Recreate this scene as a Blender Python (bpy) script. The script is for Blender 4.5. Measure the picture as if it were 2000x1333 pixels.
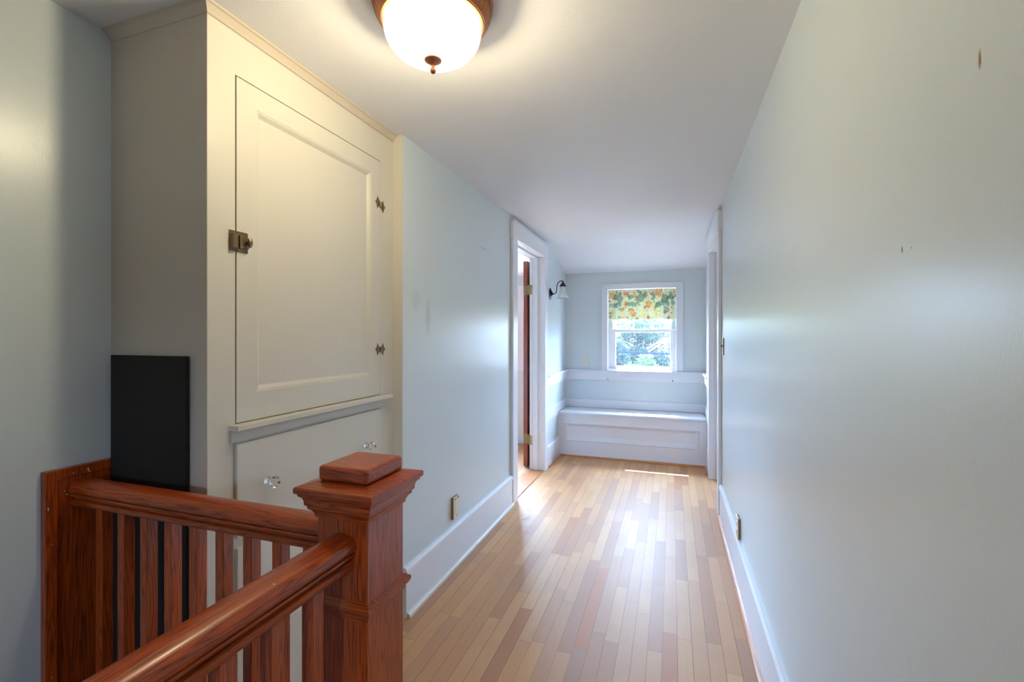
import bpy, bmesh, math, random
from mathutils import Vector, Matrix, noise
random.seed(7)
PI = math.pi
S = bpy.context.scene
C = S.collection
for o in list(bpy.data.objects): bpy.data.objects.remove(o)

# ------------------------------------------------------------------ camera
CAMH = 1.27
YAW = math.atan2(312, 910)
cd = bpy.data.cameras.new('camera'); cam = bpy.data.objects.new('camera', cd); C.objects.link(cam)
cam.location = (0, 0, CAMH); cam.rotation_euler = (PI/2, 0, YAW)
cd.sensor_width = 36; cd.lens = 910*36/2000; cd.shift_y = -10.5/2000; cd.clip_start = .02
S.camera = cam
# ------------------------------------------------------------------ exposure
vs = S.view_settings
vs.view_transform = 'Standard'; vs.look = 'None'; vs.gamma = 1; vs.use_curve_mapping = False
vs.exposure = 0.16
# ------------------------------------------------------------------ sky, sun
SKY = 5.6
w = bpy.data.worlds.new('sky'); S.world = w; w.use_nodes = True
nt = w.node_tree; nt.nodes.clear()
bg = nt.nodes.new('ShaderNodeBackground'); wo = nt.nodes.new('ShaderNodeOutputWorld')
tc = nt.nodes.new('ShaderNodeTexCoord'); sp = nt.nodes.new('ShaderNodeSeparateXYZ'); rp = nt.nodes.new('ShaderNodeValToRGB')
nt.links.new(tc.outputs['Generated'], sp.inputs[0]); nt.links.new(sp.outputs['Z'], rp.inputs[0])
e = rp.color_ramp.elements
e.new(.5)
e[0].position = .02; e[0].color = (1.6, 1.9, 2.3, 1); e[1].position = .22; e[1].color = (15, 22, 33, 1); e[2].position = .8; e[2].color = (16, 22, 32, 1)
nt.links.new(rp.outputs[0], bg.inputs[0]); bg.inputs[1].default_value = SKY
nt.links.new(bg.outputs[0], wo.inputs[0])
sl = bpy.data.lights.new('sun', 'SUN'); sl.energy = 230; sl.angle = .009; sl.color = (1, .98, .96)
so = bpy.data.objects.new('sun', sl); C.objects.link(so)
so.rotation_euler = Vector((.21, -1, -1.84)).to_track_quat('-Z', 'Y').to_euler(); so.location = (-1, 9, 8)
def portal(name, loc, rot, sx, sy):
    l = bpy.data.lights.new(name, 'AREA'); l.shape = 'RECTANGLE'; l.size = sx; l.size_y = sy
    l.cycles.is_portal = True
    o = bpy.data.objects.new(name, l); C.objects.link(o); o.location = loc; o.rotation_euler = rot
portal('portal_alcove', (-.31, 5.36, 1.34), (-PI/2, 0, 0), .74, .9)
portal('portal_side_room', (-2.42, 5.36, 1.34), (-PI/2, 0, 0), 1.45, .95)
portal('portal_rear', (-.035, -2.72, 1.45), (PI/2, 0, 0), .34, .32)
LAMP_W = 38
LAMP_POS = (-.612, 1.125)

# ------------------------------------------------------------------ materials
def lin(c):
    return tuple((x/255/12.92 if x/255 <= .04045 else ((x/255+.055)/1.055)**2.4) for x in c)+(1,)
class NT:
    def __init__(s, name):
        s.m = bpy.data.materials.new(name); s.m.use_nodes = True; s.t = s.m.node_tree; s.t.nodes.clear()
        s.out = s.n('ShaderNodeOutputMaterial')
    def n(s, t, **k):
        x = s.t.nodes.new(t)
        for a, b in k.items(): setattr(x, a, b)
        return x
    def l(s, a, b): s.t.links.new(a, b)
    def setin(s, node, i, v):
        if isinstance(v, bpy.types.NodeSocket): s.l(v, node.inputs[i])
        elif v is not None: node.inputs[i].default_value = v
    def math(s, op, a, b=None, c=None, clamp=False):
        x = s.n('ShaderNodeMath', operation=op); x.use_clamp = clamp
        s.setin(x, 0, a); s.setin(x, 1, b); s.setin(x, 2, c); return x.outputs[0]
    def mix(s, f, a, b, mode='MIX'):
        x = s.n('ShaderNodeMix', data_type='RGBA', blend_type=mode)
        s.setin(x, 0, f); s.setin(x, 6, a); s.setin(x, 7, b); return x.outputs[2]
    def noise(s, vec, scale, detail=3, rough=.5, dist=0):
        x = s.n('ShaderNodeTexNoise'); s.setin(x, 'Vector', vec); x.inputs['Scale'].default_value = scale
        x.inputs['Detail'].default_value = detail; x.inputs['Roughness'].default_value = rough; x.inputs['Distortion'].default_value = dist
        return x.outputs[0]
    def ramp(s, f, stops, interp='LINEAR'):
        x = s.n('ShaderNodeValToRGB'); x.color_ramp.interpolation = interp; s.setin(x, 0, f)
        el = x.color_ramp.elements
        while len(el) < len(stops): el.new(.5)
        for q, (p, c) in zip(el, stops):
            q.position = p; q.color = c if len(c) == 4 else tuple(c)+(1,)
        return x.outputs[0]
    def sep(s, v):
        x = s.n('ShaderNodeSeparateXYZ'); s.l(v, x.inputs[0]); return x.outputs
    def comb(s, a, b, c):
        x = s.n('ShaderNodeCombineXYZ'); s.setin(x, 0, a); s.setin(x, 1, b); s.setin(x, 2, c); return x.outputs[0]
    def mapping(s, v, loc=(0,0,0), sc=(1,1,1)):
        x = s.n('ShaderNodeMapping'); s.l(v, x.inputs[0]); x.inputs['Location'].default_value = loc; x.inputs['Scale'].default_value = sc
        return x.outputs[0]
    def obj(s): return s.n('ShaderNodeTexCoord').outputs['Object']
    def bump(s, h, strength, dist=.001):
        x = s.n('ShaderNodeBump'); s.l(h, x.inputs['Height']); x.inputs['Strength'].default_value = strength; x.inputs['Distance'].default_value = dist
        return x.outputs[0]
    def bsdf(s, col, rough=.5, metal=0, normal=None, **k):
        b = s.n('ShaderNodeBsdfPrincipled'); s.setin(b, 'Base Color', col); s.setin(b, 'Roughness', rough); b.inputs['Metallic'].default_value = metal
        if normal is not None: s.l(normal, b.inputs['Normal'])
        for a, v in k.items(): s.setin(b, a.replace('_', ' '), v)
        s.l(b.outputs[0], s.out.inputs[0]); return b

def paint(name, rgb, rough=.45, bump=.25, sc=(1,1,1), nscale=350, marks=None, vary=.03):
    t = NT(name); v = t.obj(); c = lin(rgb)
    n = t.noise(t.mapping(v, sc=sc), nscale, 2)
    big = t.noise(v, 1.3, 3)
    col = t.mix(t.math('MULTIPLY', big, vary*2), c, tuple(x*.82 for x in c[:3])+(1,))
    for (p, r, mc, amt) in (marks or []):
        d = t.n('ShaderNodeVectorMath', operation='SUBTRACT'); t.l(v, d.inputs[0]); d.inputs[1].default_value = p
        m = t.n('ShaderNodeVectorMath', operation='DIVIDE'); t.l(d.outputs[0], m.inputs[0]); m.inputs[1].default_value = r
        le = t.n('ShaderNodeVectorMath', operation='LENGTH'); t.l(m.outputs[0], le.inputs[0])
        wob = t.math('ADD', le.outputs['Value'], t.math('MULTIPLY', t.math('SUBTRACT', t.noise(v, 60, 3), .5), 1.2))
        f = t.ramp(wob, [(.45, (amt,)*3), (1, (0,0,0))])
        col = t.mix(f, col, lin(mc))
    t.bsdf(col, rough, normal=t.bump(n, bump, .0012))
    return t.m

AQUA = (214, 223, 226)
M = {}
M['wall'] = paint('pale_aqua_wall_paint', AQUA, .30, .13, (1, 1, .55), 260, marks=[
    ((-1.143, 2.05, 1.36), (.05, .03, .10), (120, 120, 110), .22), ((-1.143, 1.93, 1.44), (.05, .05, .06), (130, 130, 115), .12),
    ((-1.143, 2.78, 1.83), (.02, .10, .006), (110, 115, 120), .3),
    ((.33, .671, 1.584), (.01, .0035, .014), (150, 100, 50), 1), ((.33, .859, 1.40), (.01, .003, .007), (70, 70, 60), .9),
    ((.33, .83, 1.398), (.01, .002, .003), (70, 70, 60), .8), ((.33, 1.52, 1.52), (.01, .003, .003), (70, 70, 60), .8)])
M['ceil'] = paint('white_ceiling_paint', (240, 240, 244), .6, .35, nscale=180)
M['trim'] = paint('white_trim_paint', (234, 235, 241), .32, .12, (1, 1, .1), 300)
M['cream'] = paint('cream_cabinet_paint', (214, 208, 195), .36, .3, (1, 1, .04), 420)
M['creamshade'] = paint('cream_paint_with_shade', (209, 194, 175), .5, .15, (1, 1, .3), 300)  # same cabinet cream, brownish shade of the side put into its colour
M['gapshade'] = paint('gap_shade_paint', (34, 34, 26), .9, 0)  # near-black colour standing for the shade inside the door gap
def wood(name, axis, light, dark, freq=230, ctr=(.075, .055), rough=.28, specks=True, mid=.5):
    t = NT(name); v = t.obj()
    oi = t.n('ShaderNodeObjectInfo')
    off = t.math('MULTIPLY', oi.outputs['Random'], 1.7)
    o = list(t.sep(v)); al = o.pop(axis)
    al = t.math('ADD', al, off)
    a, b = o
    a = t.math('ADD', a, t.math('MULTIPLY_ADD', t.math('SINE', t.math('MULTIPLY', off, 40)), .03, ctr[0])); b = t.math('ADD', b, ctr[1])
    wv = t.comb(t.math('MULTIPLY', a, 9), t.math('MULTIPLY', b, 9), t.math('MULTIPLY', al, 1.6))
    warp = t.math('MULTIPLY', t.math('SUBTRACT', t.noise(wv, 1.3, 1), .5), .055)
    rad = t.math('ADD', t.math('ADD', t.math('MULTIPLY', a, .8), t.math('MULTIPLY', b, .62)), warp)
    fw = t.noise(t.comb(t.math('MULTIPLY', a, 45), t.math('MULTIPLY', b, 45), t.math('MULTIPLY', al, 2.2)), 2.0, 2)
    rad = t.math('ADD', rad, t.math('MULTIPLY', t.math('SUBTRACT', fw, .5), .022))
    ring = t.math('POWER', t.math('PINGPONG', t.math('MULTIPLY', rad, freq*1.6), 1.0), 1.7)
    fine = t.noise(t.comb(t.math('MULTIPLY', a, 60), t.math('MULTIPLY', b, 60), t.math('MULTIPLY', al, 1.5)), 9, 3, .6)
    g = t.math('ADD', t.math('MULTIPLY', ring, .46), t.math('MULTIPLY', fine, .55))
    L, D = lin(light), lin(dark); Mi = tuple(x*(1-mid)+y*mid for x, y in zip(L, D))
    col = t.ramp(g, [(.14, L), (.46, Mi), (.78, D), (1.0, tuple(x*.75 for x in D[:3])+(1,))])
    patch = t.noise(wv, .7, 3)
    col = t.mix(t.math('MULTIPLY', t.math('SUBTRACT', patch, .42, clamp=True), .9), col, tuple(x*.55 for x in D[:3])+(1,))
    if specks:
        vo = t.n('ShaderNodeTexVoronoi'); t.l(t.mapping(v, sc=(1, 1, 1)), vo.inputs['Vector']); vo.inputs['Scale'].default_value = 42
        keep = t.math('GREATER_THAN', t.sep(vo.outputs['Color'])[0], .90)
        sp_ = t.math('MULTIPLY', t.math('LESS_THAN', vo.outputs['Distance'], .075), keep)
        col = t.mix(t.math('MULTIPLY', sp_, .8), col, lin((205, 180, 160)))
    t.bsdf(col, t.math('MULTIPLY_ADD', fine, .15, rough-.05), normal=t.bump(g, .05, .0006), Coat_Weight=.22, Coat_Roughness=.16)
    return t.m
RL, RD = (200, 84, 22), (108, 36, 10)
for ax in 'xyz': M['rail'+ax] = wood('stained_fir_grain_'+ax, 'xyz'.index(ax), RL, RD)
M['shoe'] = wood('orange_varnished_wood', 1, (206, 140, 84), (176, 106, 56), 120, specks=False, rough=.35)
M['door'] = wood('reddish_brown_door_wood', 2, (150, 66, 40), (96, 36, 22), 160, specks=False)

def floor_mat():
    t = NT('maple_strip_floor'); v = t.obj(); x, y, z = t.sep(v)
    W = .0573
    xi = t.math('DIVIDE', t.math('ADD', x, 10.006), W); bi = t.math('FLOOR', xi); fx = t.math('FRACT', xi)
    def rnd(a, k=0.):
        wn = t.n('ShaderNodeTexWhiteNoise', noise_dimensions='2D'); t.l(t.comb(a, k, 0), wn.inputs['Vector']); return wn
    r1 = rnd(bi).outputs[0]
    ln = t.math('MULTIPLY_ADD', rnd(bi, 5.).outputs[0], .45, .42)
    yi = t.math('DIVIDE', t.math('ADD', t.math('ADD', y, 20), t.math('MULTIPLY', r1, 3)), ln)
    pi_ = t.math('FLOOR', yi); fy = t.math('FRACT', yi)
    wn = t.n('ShaderNodeTexWhiteNoise', noise_dimensions='2D'); t.l(t.comb(bi, pi_, 0), wn.inputs['Vector'])
    r = wn.outputs[0]; r2 = t.sep(wn.outputs[1])[1]
    col = t.ramp(r, [(0, lin((206, 156, 104))), (.3, lin((194, 143, 98))), (.55, lin((208, 161, 112))), (.8, lin((186, 135, 94))), (.95, lin((176, 124, 86))), (1, lin((186, 116, 66)))])
    col = t.mix(t.ramp(r2, [(.86, (0,0,0)), (.92, (.5,)*3)]), col, lin((158, 120, 98)))
    gr = t.noise(t.comb(t.math('MULTIPLY', x, 55), t.math('MULTIPLY', y, 3.2), t.math('MULTIPLY', r, 30)), 3.2, 4, .65, .6)
    col = t.mix(t.ramp(gr, [(.35, (.0,)*3), (.75, (.32,)*3)]), col, lin((176, 128, 92)))
    wear = t.noise(t.comb(t.math('MULTIPLY', x, 2), t.math('MULTIPLY', y, 1.2), 0), 2.3, 5, .6)
    col = t.mix(t.ramp(wear, [(.5, (0,0,0)), (.7, (.22,)*3)]), col, lin((150, 118, 98)))
    ex = t.math('MINIMUM', fx, t.math('SUBTRACT', 1, fx)); ey = t.math('MINIMUM', fy, t.math('SUBTRACT', 1, fy))
    gx = t.math('LESS_THAN', t.math('MULTIPLY', ex, W), .0011)
    gy = t.math('LESS_THAN', t.math('MULTIPLY', ey, ln), .0010)
    gapn = t.ramp(t.noise(t.comb(t.math('MULTIPLY', bi, .71), t.math('MULTIPLY', y, .5), 0), 2.0, 2), [(.35, (.25,)*3), (.6, (.95,)*3)])
    gap = t.math('MAXIMUM', t.math('MULTIPLY', gx, gapn), t.math('MULTIPLY', gy, .55))
    col = t.mix(gap, col, lin((96, 68, 50)))
    for (px, py_, rx, ry) in ((-1.05, 3.37, .05, .035), (-.985, 3.25, .03, .03), (-.95, 3.09, .045, .05)):
        d = t.math('SQRT', t.math('ADD', t.math('POWER', t.math('DIVIDE', t.math('SUBTRACT', x, px), rx), 2), t.math('POWER', t.math('DIVIDE', t.math('SUBTRACT', y, py_), ry), 2)))
        wob = t.math('ADD', d, t.math('MULTIPLY', t.math('SUBTRACT', t.noise(v, 26, 4, .7), .5), 2.6))
        col = t.mix(t.ramp(wob, [(.45, (.75,)*3), (.7, (0,0,0))]), col, lin((140, 98, 78)))
    scr = t.noise(t.comb(t.math('MULTIPLY', x, 12), t.math('MULTIPLY', y, 8), 0), 5, 5, .75)
    rough = t.ramp(scr, [(.3, (.46,)*3), (.7, (.60,)*3)])
    hh = t.math('ADD', t.math('MULTIPLY', gap, -1.0), t.math('ADD', t.math('MULTIPLY', scr, .06), t.math('MULTIPLY', r2, .5)))
    t.bsdf(col, rough, normal=t.bump(hh, .18, .0012), Coat_Weight=.10, Coat_Roughness=.36, Specular_IOR_Level=.38)
    return t.m
M['floor'] = floor_mat()

def simple(name, rgb, rough=.4, metal=0, nsc=40, namt=.15, **k):
    t = NT(name); c = lin(rgb); n = t.noise(t.obj(), nsc, 4)
    t.bsdf(t.mix(t.math('MULTIPLY', n, namt*2), c, tuple(x*.6 for x in c[:3])+(1,)), rough, metal, **k); return t.m
M['black'] = simple('black_matte_board', (36, 32, 27), .95, nsc=25, namt=.25)
M['brass'] = simple('aged_brass', (150, 128, 86), .4, .8, 90, .5)
M['brassdark'] = simple('tarnished_bronze', (138, 118, 88), .38, .7, 120, .5)
M['copper'] = simple('copper_bronze_lamp_metal', (176, 112, 74), .45, .6, 60, .35)
M['iron'] = simple('dark_blue_bronze_metal', (58, 62, 74), .4, .7, 60, .3)
M['ivory'] = simple('ivory_plastic', (226, 222, 204), .3, 0, 20, .04)
M['rawedge'] = simple('bare_brown_edge', (150, 118, 78), .6, 0, 60, .2)
M['dark'] = simple('dark_slot', (20, 20, 22), .6)
M['cord'] = simple('white_cord', (215, 215, 215), .6)
M['green'] = simple('side_track_grey', (190, 198, 194), .4)
M['asphalt'] = simple('wire_rubber', (20, 24, 40), 1, Specular_IOR_Level=0)
M['leaf'] = None
def leafm(name, rgb):
    t = NT(name); c = lin(rgb); oi = t.noise(t.obj(), 1.7, 3)
    col = t.mix(oi, c, tuple(min(1, x*1.7) for x in c[:3])+(1,))
    d = t.n('ShaderNodeBsdfDiffuse'); t.l(col, d.inputs[0]); tr = t.n('ShaderNodeBsdfTranslucent'); t.l(col, tr.inputs[0])
    m = t.n('ShaderNodeMixShader'); m.inputs[0].default_value = .4; t.l(d.outputs[0], m.inputs[1]); t.l(tr.outputs[0], m.inputs[2]); t.l(m.outputs[0], t.out.inputs[0])
    return t.m
M['leaf'] = leafm('tree_leaves', (28, 36, 30)); M['leaf2'] = leafm('pale_bush_leaves', (44, 56, 34))
M['bark'] = simple('tree_bark', (96, 84, 72), .8)
M['lawn'] = simple('pale_ground', (222, 220, 206), .9, 0, 3, .3)
def glassm():
    t = NT('window_glass'); tr = t.n('ShaderNodeBsdfTransparent'); tr.inputs[0].default_value = (.95, .97, .97, 1)
    g = t.n('ShaderNodeBsdfGlossy'); g.inputs['Roughness'].default_value = .02
    f = t.n('ShaderNodeFresnel'); f.inputs[0].default_value = 1.45
    m = t.n('ShaderNodeMixShader'); bf = t.n('ShaderNodeNewGeometry'); t.l(t.math('MULTIPLY', f.outputs[0], t.math('SUBTRACT', 1, bf.outputs['Backfacing'])), m.inputs[0]); t.l(tr.outputs[0], m.inputs[1]); t.l(g.outputs[0], m.inputs[2]); t.l(m.outputs[0], t.out.inputs[0])
    return t.m
M['glass'] = glassm()
def screenm():
    t = NT('insect_screen_mesh'); tr = t.n('ShaderNodeBsdfTransparent'); v = t.obj()
    d = t.n('ShaderNodeBsdfTranslucent'); d.inputs[0].default_value = (.004, .005, .007, 1)
    n = t.noise(v, 420, 2, .6)
    m = t.n('ShaderNodeMixShader'); t.l(t.ramp(n, [(.35, (.18,)*3), (.65, (.55,)*3)]), m.inputs[0]); t.l(tr.outputs[0], m.inputs[1]); t.l(d.outputs[0], m.inputs[2]); t.l(m.outputs[0], t.out.inputs[0])
    return t.m
M['screen'] = screenm()
def crystal():
    t = NT('clear_crystal_glass'); g = t.n('ShaderNodeBsdfGlass'); g.inputs['Roughness'].default_value = .0; g.inputs['IOR'].default_value = 1.5
    t.l(g.outputs[0], t.out.inputs[0]); return t.m
M['crystal'] = crystal()
def frosted():
    t = NT('frosted_white_glass'); v = t.obj()
    d = t.n('ShaderNodeBsdfTranslucent'); d.inputs[0].default_value = (.9, .93, .92, 1)
    p = t.n('ShaderNodeBsdfPrincipled'); p.inputs['Base Color'].default_value = (.85, .88, .88, 1); p.inputs['Roughness'].default_value = .3
    m = t.n('ShaderNodeMixShader'); m.inputs[0].default_value = .5; t.l(d.outputs[0], m.inputs[1]); t.l(p.outputs[0], m.inputs[2]); t.l(m.outputs[0], t.out.inputs[0])
    return t.m
M['frost'] = frosted()
def bowlm():
    t = NT('lit_alabaster_bowl'); v = t.obj()
    n = t.noise(v, 9, 4, .6, 1.5)
    em = t.n('ShaderNodeEmission'); t.l(t.mix(n, (1, .88, .62, 1), (1, .92, .72, 1)), em.inputs[0]); em.inputs[1].default_value = 8
    tr = t.n('ShaderNodeBsdfTransparent'); tr.inputs[0].default_value = (.9, .9, .9, 1)
    m = t.n('ShaderNodeMixShader'); m.inputs[0].default_value = .62; t.l(em.outputs[0], m.inputs[2]); t.l(tr.outputs[0], m.inputs[1])
    t.l(m.outputs[0], t.out.inputs[0]); return t.m
M['bowl'] = bowlm()
def bulbm():
    t = NT('glowing_bulb'); em = t.n('ShaderNodeEmission'); em.inputs[0].default_value = (1, .8, .52, 1); em.inputs[1].default_value = 12
    t.l(em.outputs[0], t.out.inputs[0]); return t.m
M['bulb'] = bulbm()
def fabric():
    t = NT('floral_valance_fabric'); a = t.n('ShaderNodeAttribute'); a.attribute_name = 'print'
    d = t.n('ShaderNodeBsdfDiffuse'); t.l(a.outputs['Color'], d.inputs[0]); tr = t.n('ShaderNodeBsdfTranslucent'); t.l(a.outputs['Color'], tr.inputs[0])
    m = t.n('ShaderNodeMixShader'); m.inputs[0].default_value = .13; t.l(d.outputs[0], m.inputs[1]); t.l(tr.outputs[0], m.inputs[2]); t.l(m.outputs[0], t.out.inputs[0])
    return t.m
M['fabric'] = fabric()

# ------------------------------------------------------------------ mesh builder
class MB:
    def __init__(s): s.v = []; s.f = []; s.smooth = []
    def add(s, vs_, fs, smooth=False):
        n = len(s.v); s.v += [tuple(p) for p in vs_]; s.f += [tuple(i+n for i in f) for f in fs]; s.smooth += [smooth]*len(fs); return s
    def box(s, x0, x1, y0, y1, z0, z1):
        return s.add([(x0,y0,z0),(x1,y0,z0),(x1,y1,z0),(x0,y1,z0),(x0,y0,z1),(x1,y0,z1),(x1,y1,z1),(x0,y1,z1)],
                     [(0,3,2,1),(4,5,6,7),(0,1,5,4),(1,2,6,5),(2,3,7,6),(3,0,4,7)])
    def sweep(s, prof, p0, p1, axis, smooth=False):
        """prof: closed list of (a,b) in the two axes other than `axis`, in order; swept from p0 to p1 on axis"""
        o = [i for i in range(3) if i != axis]; n = len(prof); vs_ = []
        for p in (p0, p1):
            for a, b in prof:
                q = [0, 0, 0]; q[axis] = p; q[o[0]] = a; q[o[1]] = b; vs_.append(q)
        fs = [(i, (i+1) % n, n+(i+1) % n, n+i) for i in range(n)]
        s.add(vs_, fs, smooth); s.add(vs_, [tuple(range(n-1, -1, -1)), tuple(range(n, 2*n))]); return s
    def lathe(s, prof, c, axis=2, seg=48, smooth=True, sx=1, sy=1):
        """prof: (r, h) ; axis 2 = z, 0 = x, 1 = y"""
        vs_ = []
        for r, h in prof:
            for k in range(seg):
                a = 2*PI*k/seg; p, q = r*math.cos(a)*sx, r*math.sin(a)*sy
                vs_.append({2: (c[0]+p, c[1]+q, c[2]+h), 0: (c[0]+h, c[1]+p, c[2]+q), 1: (c[0]+p, c[1]+h, c[2]+q)}[axis])
        fs = [(i*seg+k, i*seg+(k+1) % seg, (i+1)*seg+(k+1) % seg, (i+1)*seg+k) for i in range(len(prof)-1) for k in range(seg)]
        s.add(vs_, fs, smooth)
        if prof[0][0] > 1e-5: s.add(vs_[:seg], [tuple(range(seg))])
        if prof[-1][0] > 1e-5: s.add(vs_[-seg:], [tuple(range(seg))])
        return s
    def tube(s, pts, r, seg=12):
        pts = [Vector(p) for p in pts]; rs = r if isinstance(r, (list, tuple)) else [r]*len(pts)
        vs_ = []; up = Vector((.13, .31, .94))
        for i, p in enumerate(pts):
            d = (pts[min(i+1, len(pts)-1)]-pts[max(i-1, 0)]).normalized()
            a = d.cross(up).normalized(); b = d.cross(a)
            for k in range(seg):
                t = 2*PI*k/seg; vs_.append(p+(a*math.cos(t)+b*math.sin(t))*rs[i])
        fs = [(i*seg+k, i*seg+(k+1) % seg, (i+1)*seg+(k+1) % seg, (i+1)*seg+k) for i in range(len(pts)-1) for k in range(seg)]
        s.add(vs_, fs, True); s.add(vs_[:seg], [tuple(range(seg))]); s.add(vs_[-seg:], [tuple(range(seg))]); return s
    def frame(s, o, i, z, inset):
        """rectangular bevel ring. o,i: rects (u0,u1,v0,v1); z: mapping function(u,v,d); inset depth"""
        a = [(o[0], o[2]), (o[1], o[2]), (o[1], o[3]), (o[0], o[3])]; b = [(i[0], i[2]), (i[1], i[2]), (i[1], i[3]), (i[0], i[3])]
        s.add([z(u, v, 0) for u, v in a]+[z(u, v, inset) for u, v in b], [(k, (k+1) % 4, 4+(k+1) % 4, 4+k) for k in range(4)])
        return s
ORG = {}
def build(name, mb, mat, parent=None, bevel=0, label=None, seg=2):
    off = Vector(ORG.get(parent.name, (0, 0, 0))) if parent else Vector()
    me = bpy.data.meshes.new(name)
    me.from_pydata([tuple(Vector(p)-off) for p in mb.v], [], mb.f); me.update()
    bm = bmesh.new(); bm.from_mesh(me); bmesh.ops.remove_doubles(bm, verts=bm.verts, dist=1e-6); bmesh.ops.recalc_face_normals(bm, faces=bm.faces); 
    bm.to_mesh(me); bm.free()
    if any(mb.smooth):
        me.polygons.foreach_set('use_smooth', [True]*len(me.polygons))
        try: me.set_sharp_from_angle(angle=math.radians(38))
        except Exception: pass
    me.materials.append(mat)
    o = bpy.data.objects.new(name, me); C.objects.link(o)
    if bevel:
        b = o.modifiers.new('bevel', 'BEVEL'); b.width = bevel; b.segments = seg; b.limit_method = 'ANGLE'; b.angle_limit = math.radians(40); b.harden_normals = False
    if parent: o.parent = parent
    ORG[o.name] = tuple(off)
    if label: o['label'] = label
    return o
def thing(name, label, cat, loc, group=None, kind=None):
    o = bpy.data.objects.new(name, None); C.objects.link(o); o.location = loc; o.empty_display_size = .1
    ORG[o.name] = tuple(loc); tag(o, label, cat, group, kind); return o
def tag(o, label=None, cat=None, group=None, kind=None):
    if label: o['label'] = label
    if cat: o['category'] = cat
    if group: o['group'] = group
    if kind: o['kind'] = kind
    return o
def struct(name, mb, mat, label=None, bevel=0, cat=None):
    return tag(build(name, mb, mat, None, bevel), label, cat, kind='structure')
def copy_tree(o, parent=None):
    c = o.copy(); C.objects.link(c)
    if parent: c.parent = parent
    ORG[c.name] = ORG.get(o.name, (0, 0, 0))
    for ch in list(o.children): copy_tree(ch, c)
    return c

# ------------------------------------------------------------------ the setting
XL, XR, XC, XS = -1.143, .33, -1.193, -1.583
CZ = 2.173
YB = 5.2
D1 = (3.41, 4.23); D2 = (3.66, 4.46); DH = 2.004
fl = MB()
fl.box(-.692, .45, -2.7, 5.2, -.04, 0); fl.box(-1.583, -.692, .78, 1.0, -.04, 0); fl.box(-1.27, -.692, 1.0, 5.2, -.04, 0)
fl.box(-4.3, -1.27, 1.9, 5.2, -.04, 0); fl.box(.45, 1.6, 3.3, 4.9, -.04, 0)
struct('floor', fl, M['floor'], 'maple strip hardwood floor')
struct('floor_lower', MB().box(-1.8, -.5, -2.7, 1.0, -2.64, -2.6), M['floor'])
cm = MB()
prof = [(-2.7, CZ), (4.30, CZ), (4.40, CZ-.004), (4.50, CZ-.018), (4.62, CZ-.048), (5.36, 1.925), (5.36, 2.3), (-2.7, 2.3)]
cm.sweep([(a, b) for a, b in prof], -1.7, .45, 0)
struct('ceiling', cm, M['ceil'], 'white plaster ceiling bending down towards the window alcove')
struct('ceiling_side_room', MB().sweep([(1.8, 2.3), (4.4, 2.3), (5.36, 2.03), (5.36, 2.42), (1.8, 2.42)], -4.4, -1.7, 0).box(-1.7, -1.27, 1.8, 4.3, 2.3, 2.42), M['ceil'])
wl = MB()
wl.box(-1.27, XL, 1.822, D1[0]-.02, 0, CZ+.02); wl.box(-1.27, XL, D1[1]+.02, YB, 0, CZ); wl.box(-1.27, XL, D1[0]-.02, D1[1]+.02, DH+.02, CZ)
struct('wall_left', wl, M['wall'], 'pale aqua hallway wall left of the floor')
wr = MB()
wr.box(XR, .45, -2.7, D2[0]-.02, 0, CZ+.02); wr.box(XR, .45, D2[1]+.02, YB, 0, CZ); wr.box(XR, .45, D2[0]-.02, D2[1]+.02, DH+.03, CZ)
struct('wall_right', wr, M['wall'], 'long pale aqua wall on the right')
WO = (-.667, .046, .9, 1.775); WO2 = (-3.1, -1.715, .87, 1.79)
wb = MB()
wb.box(-1.35, WO[0]-.012, YB, 5.34, 0, 2.1); wb.box(WO[1]+.012, .45, YB, 5.34, 0, 2.1)
wb.box(WO[0]-.012, WO[1]+.012, YB, 5.34, 0, WO[2]-.02); wb.box(WO[0]-.012, WO[1]+.012, YB, 5.34, WO[3]+.012, 2.1)
struct('wall_back', wb, M['wall'], 'pale aqua alcove wall behind the window seat')
wb = MB()
wb.box(-4.4, WO2[0]-.012, YB, 5.34, 0, 2.4); wb.box(WO2[1]+.012, -1.35, YB, 5.34, 0, 2.4)
wb.box(WO2[0]-.012, WO2[1]+.012, YB, 5.34, 0, WO2[2]-.02); wb.box(WO2[0]-.012, WO2[1]+.012, YB, 5.34, WO2[3]+.012, 2.4)
wb.box(-4.4, -4.3, 1.9, YB, 0, 2.4).box(-4.4, -1.27, 1.8, 1.9, 0, 2.4)
struct('wall_side_room', wb, M['wall'])
struct('wall_stairwell', MB().box(-1.7, XS, -2.7, 1.85, -2.6, 2.2), M['wall'], 'pale aqua wall beside the stair opening')
ws = MB().box(-1.583, -.692, .9, .93, -2.6, -.04).box(-.692, -.65, -2.7, .9, -2.6, -.04).box(-1.583, -1.27, 1.8225, 1.9, 0, 2.173)
struct('wall_under_stairs', ws, M['wall'])
RW = (-.2, .13, 1.29, 1.61)
wq = MB().box(-1.7, RW[0], -2.8, -2.7, -2.6, 2.2).box(RW[1], .45, -2.8, -2.7, -2.6, 2.2).box(RW[0], RW[1], -2.8, -2.7, -2.6, RW[2]).box(RW[0], RW[1], -2.8, -2.7, RW[3], 2.2)
struct('wall_rear', wq, M['wall'])
sr = MB().box(1.6, 1.7, 3.2, 4.9, 0, 2.3).box(.45, 1.7, 3.1, 3.3, 0, 2.3).box(.45, 1.7, 4.9, 5.0, 0, 2.3).box(.45, 1.7, 3.1, 5.0, 2.3, 2.4)
struct('wall_closet', sr, M['wall'])

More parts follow.
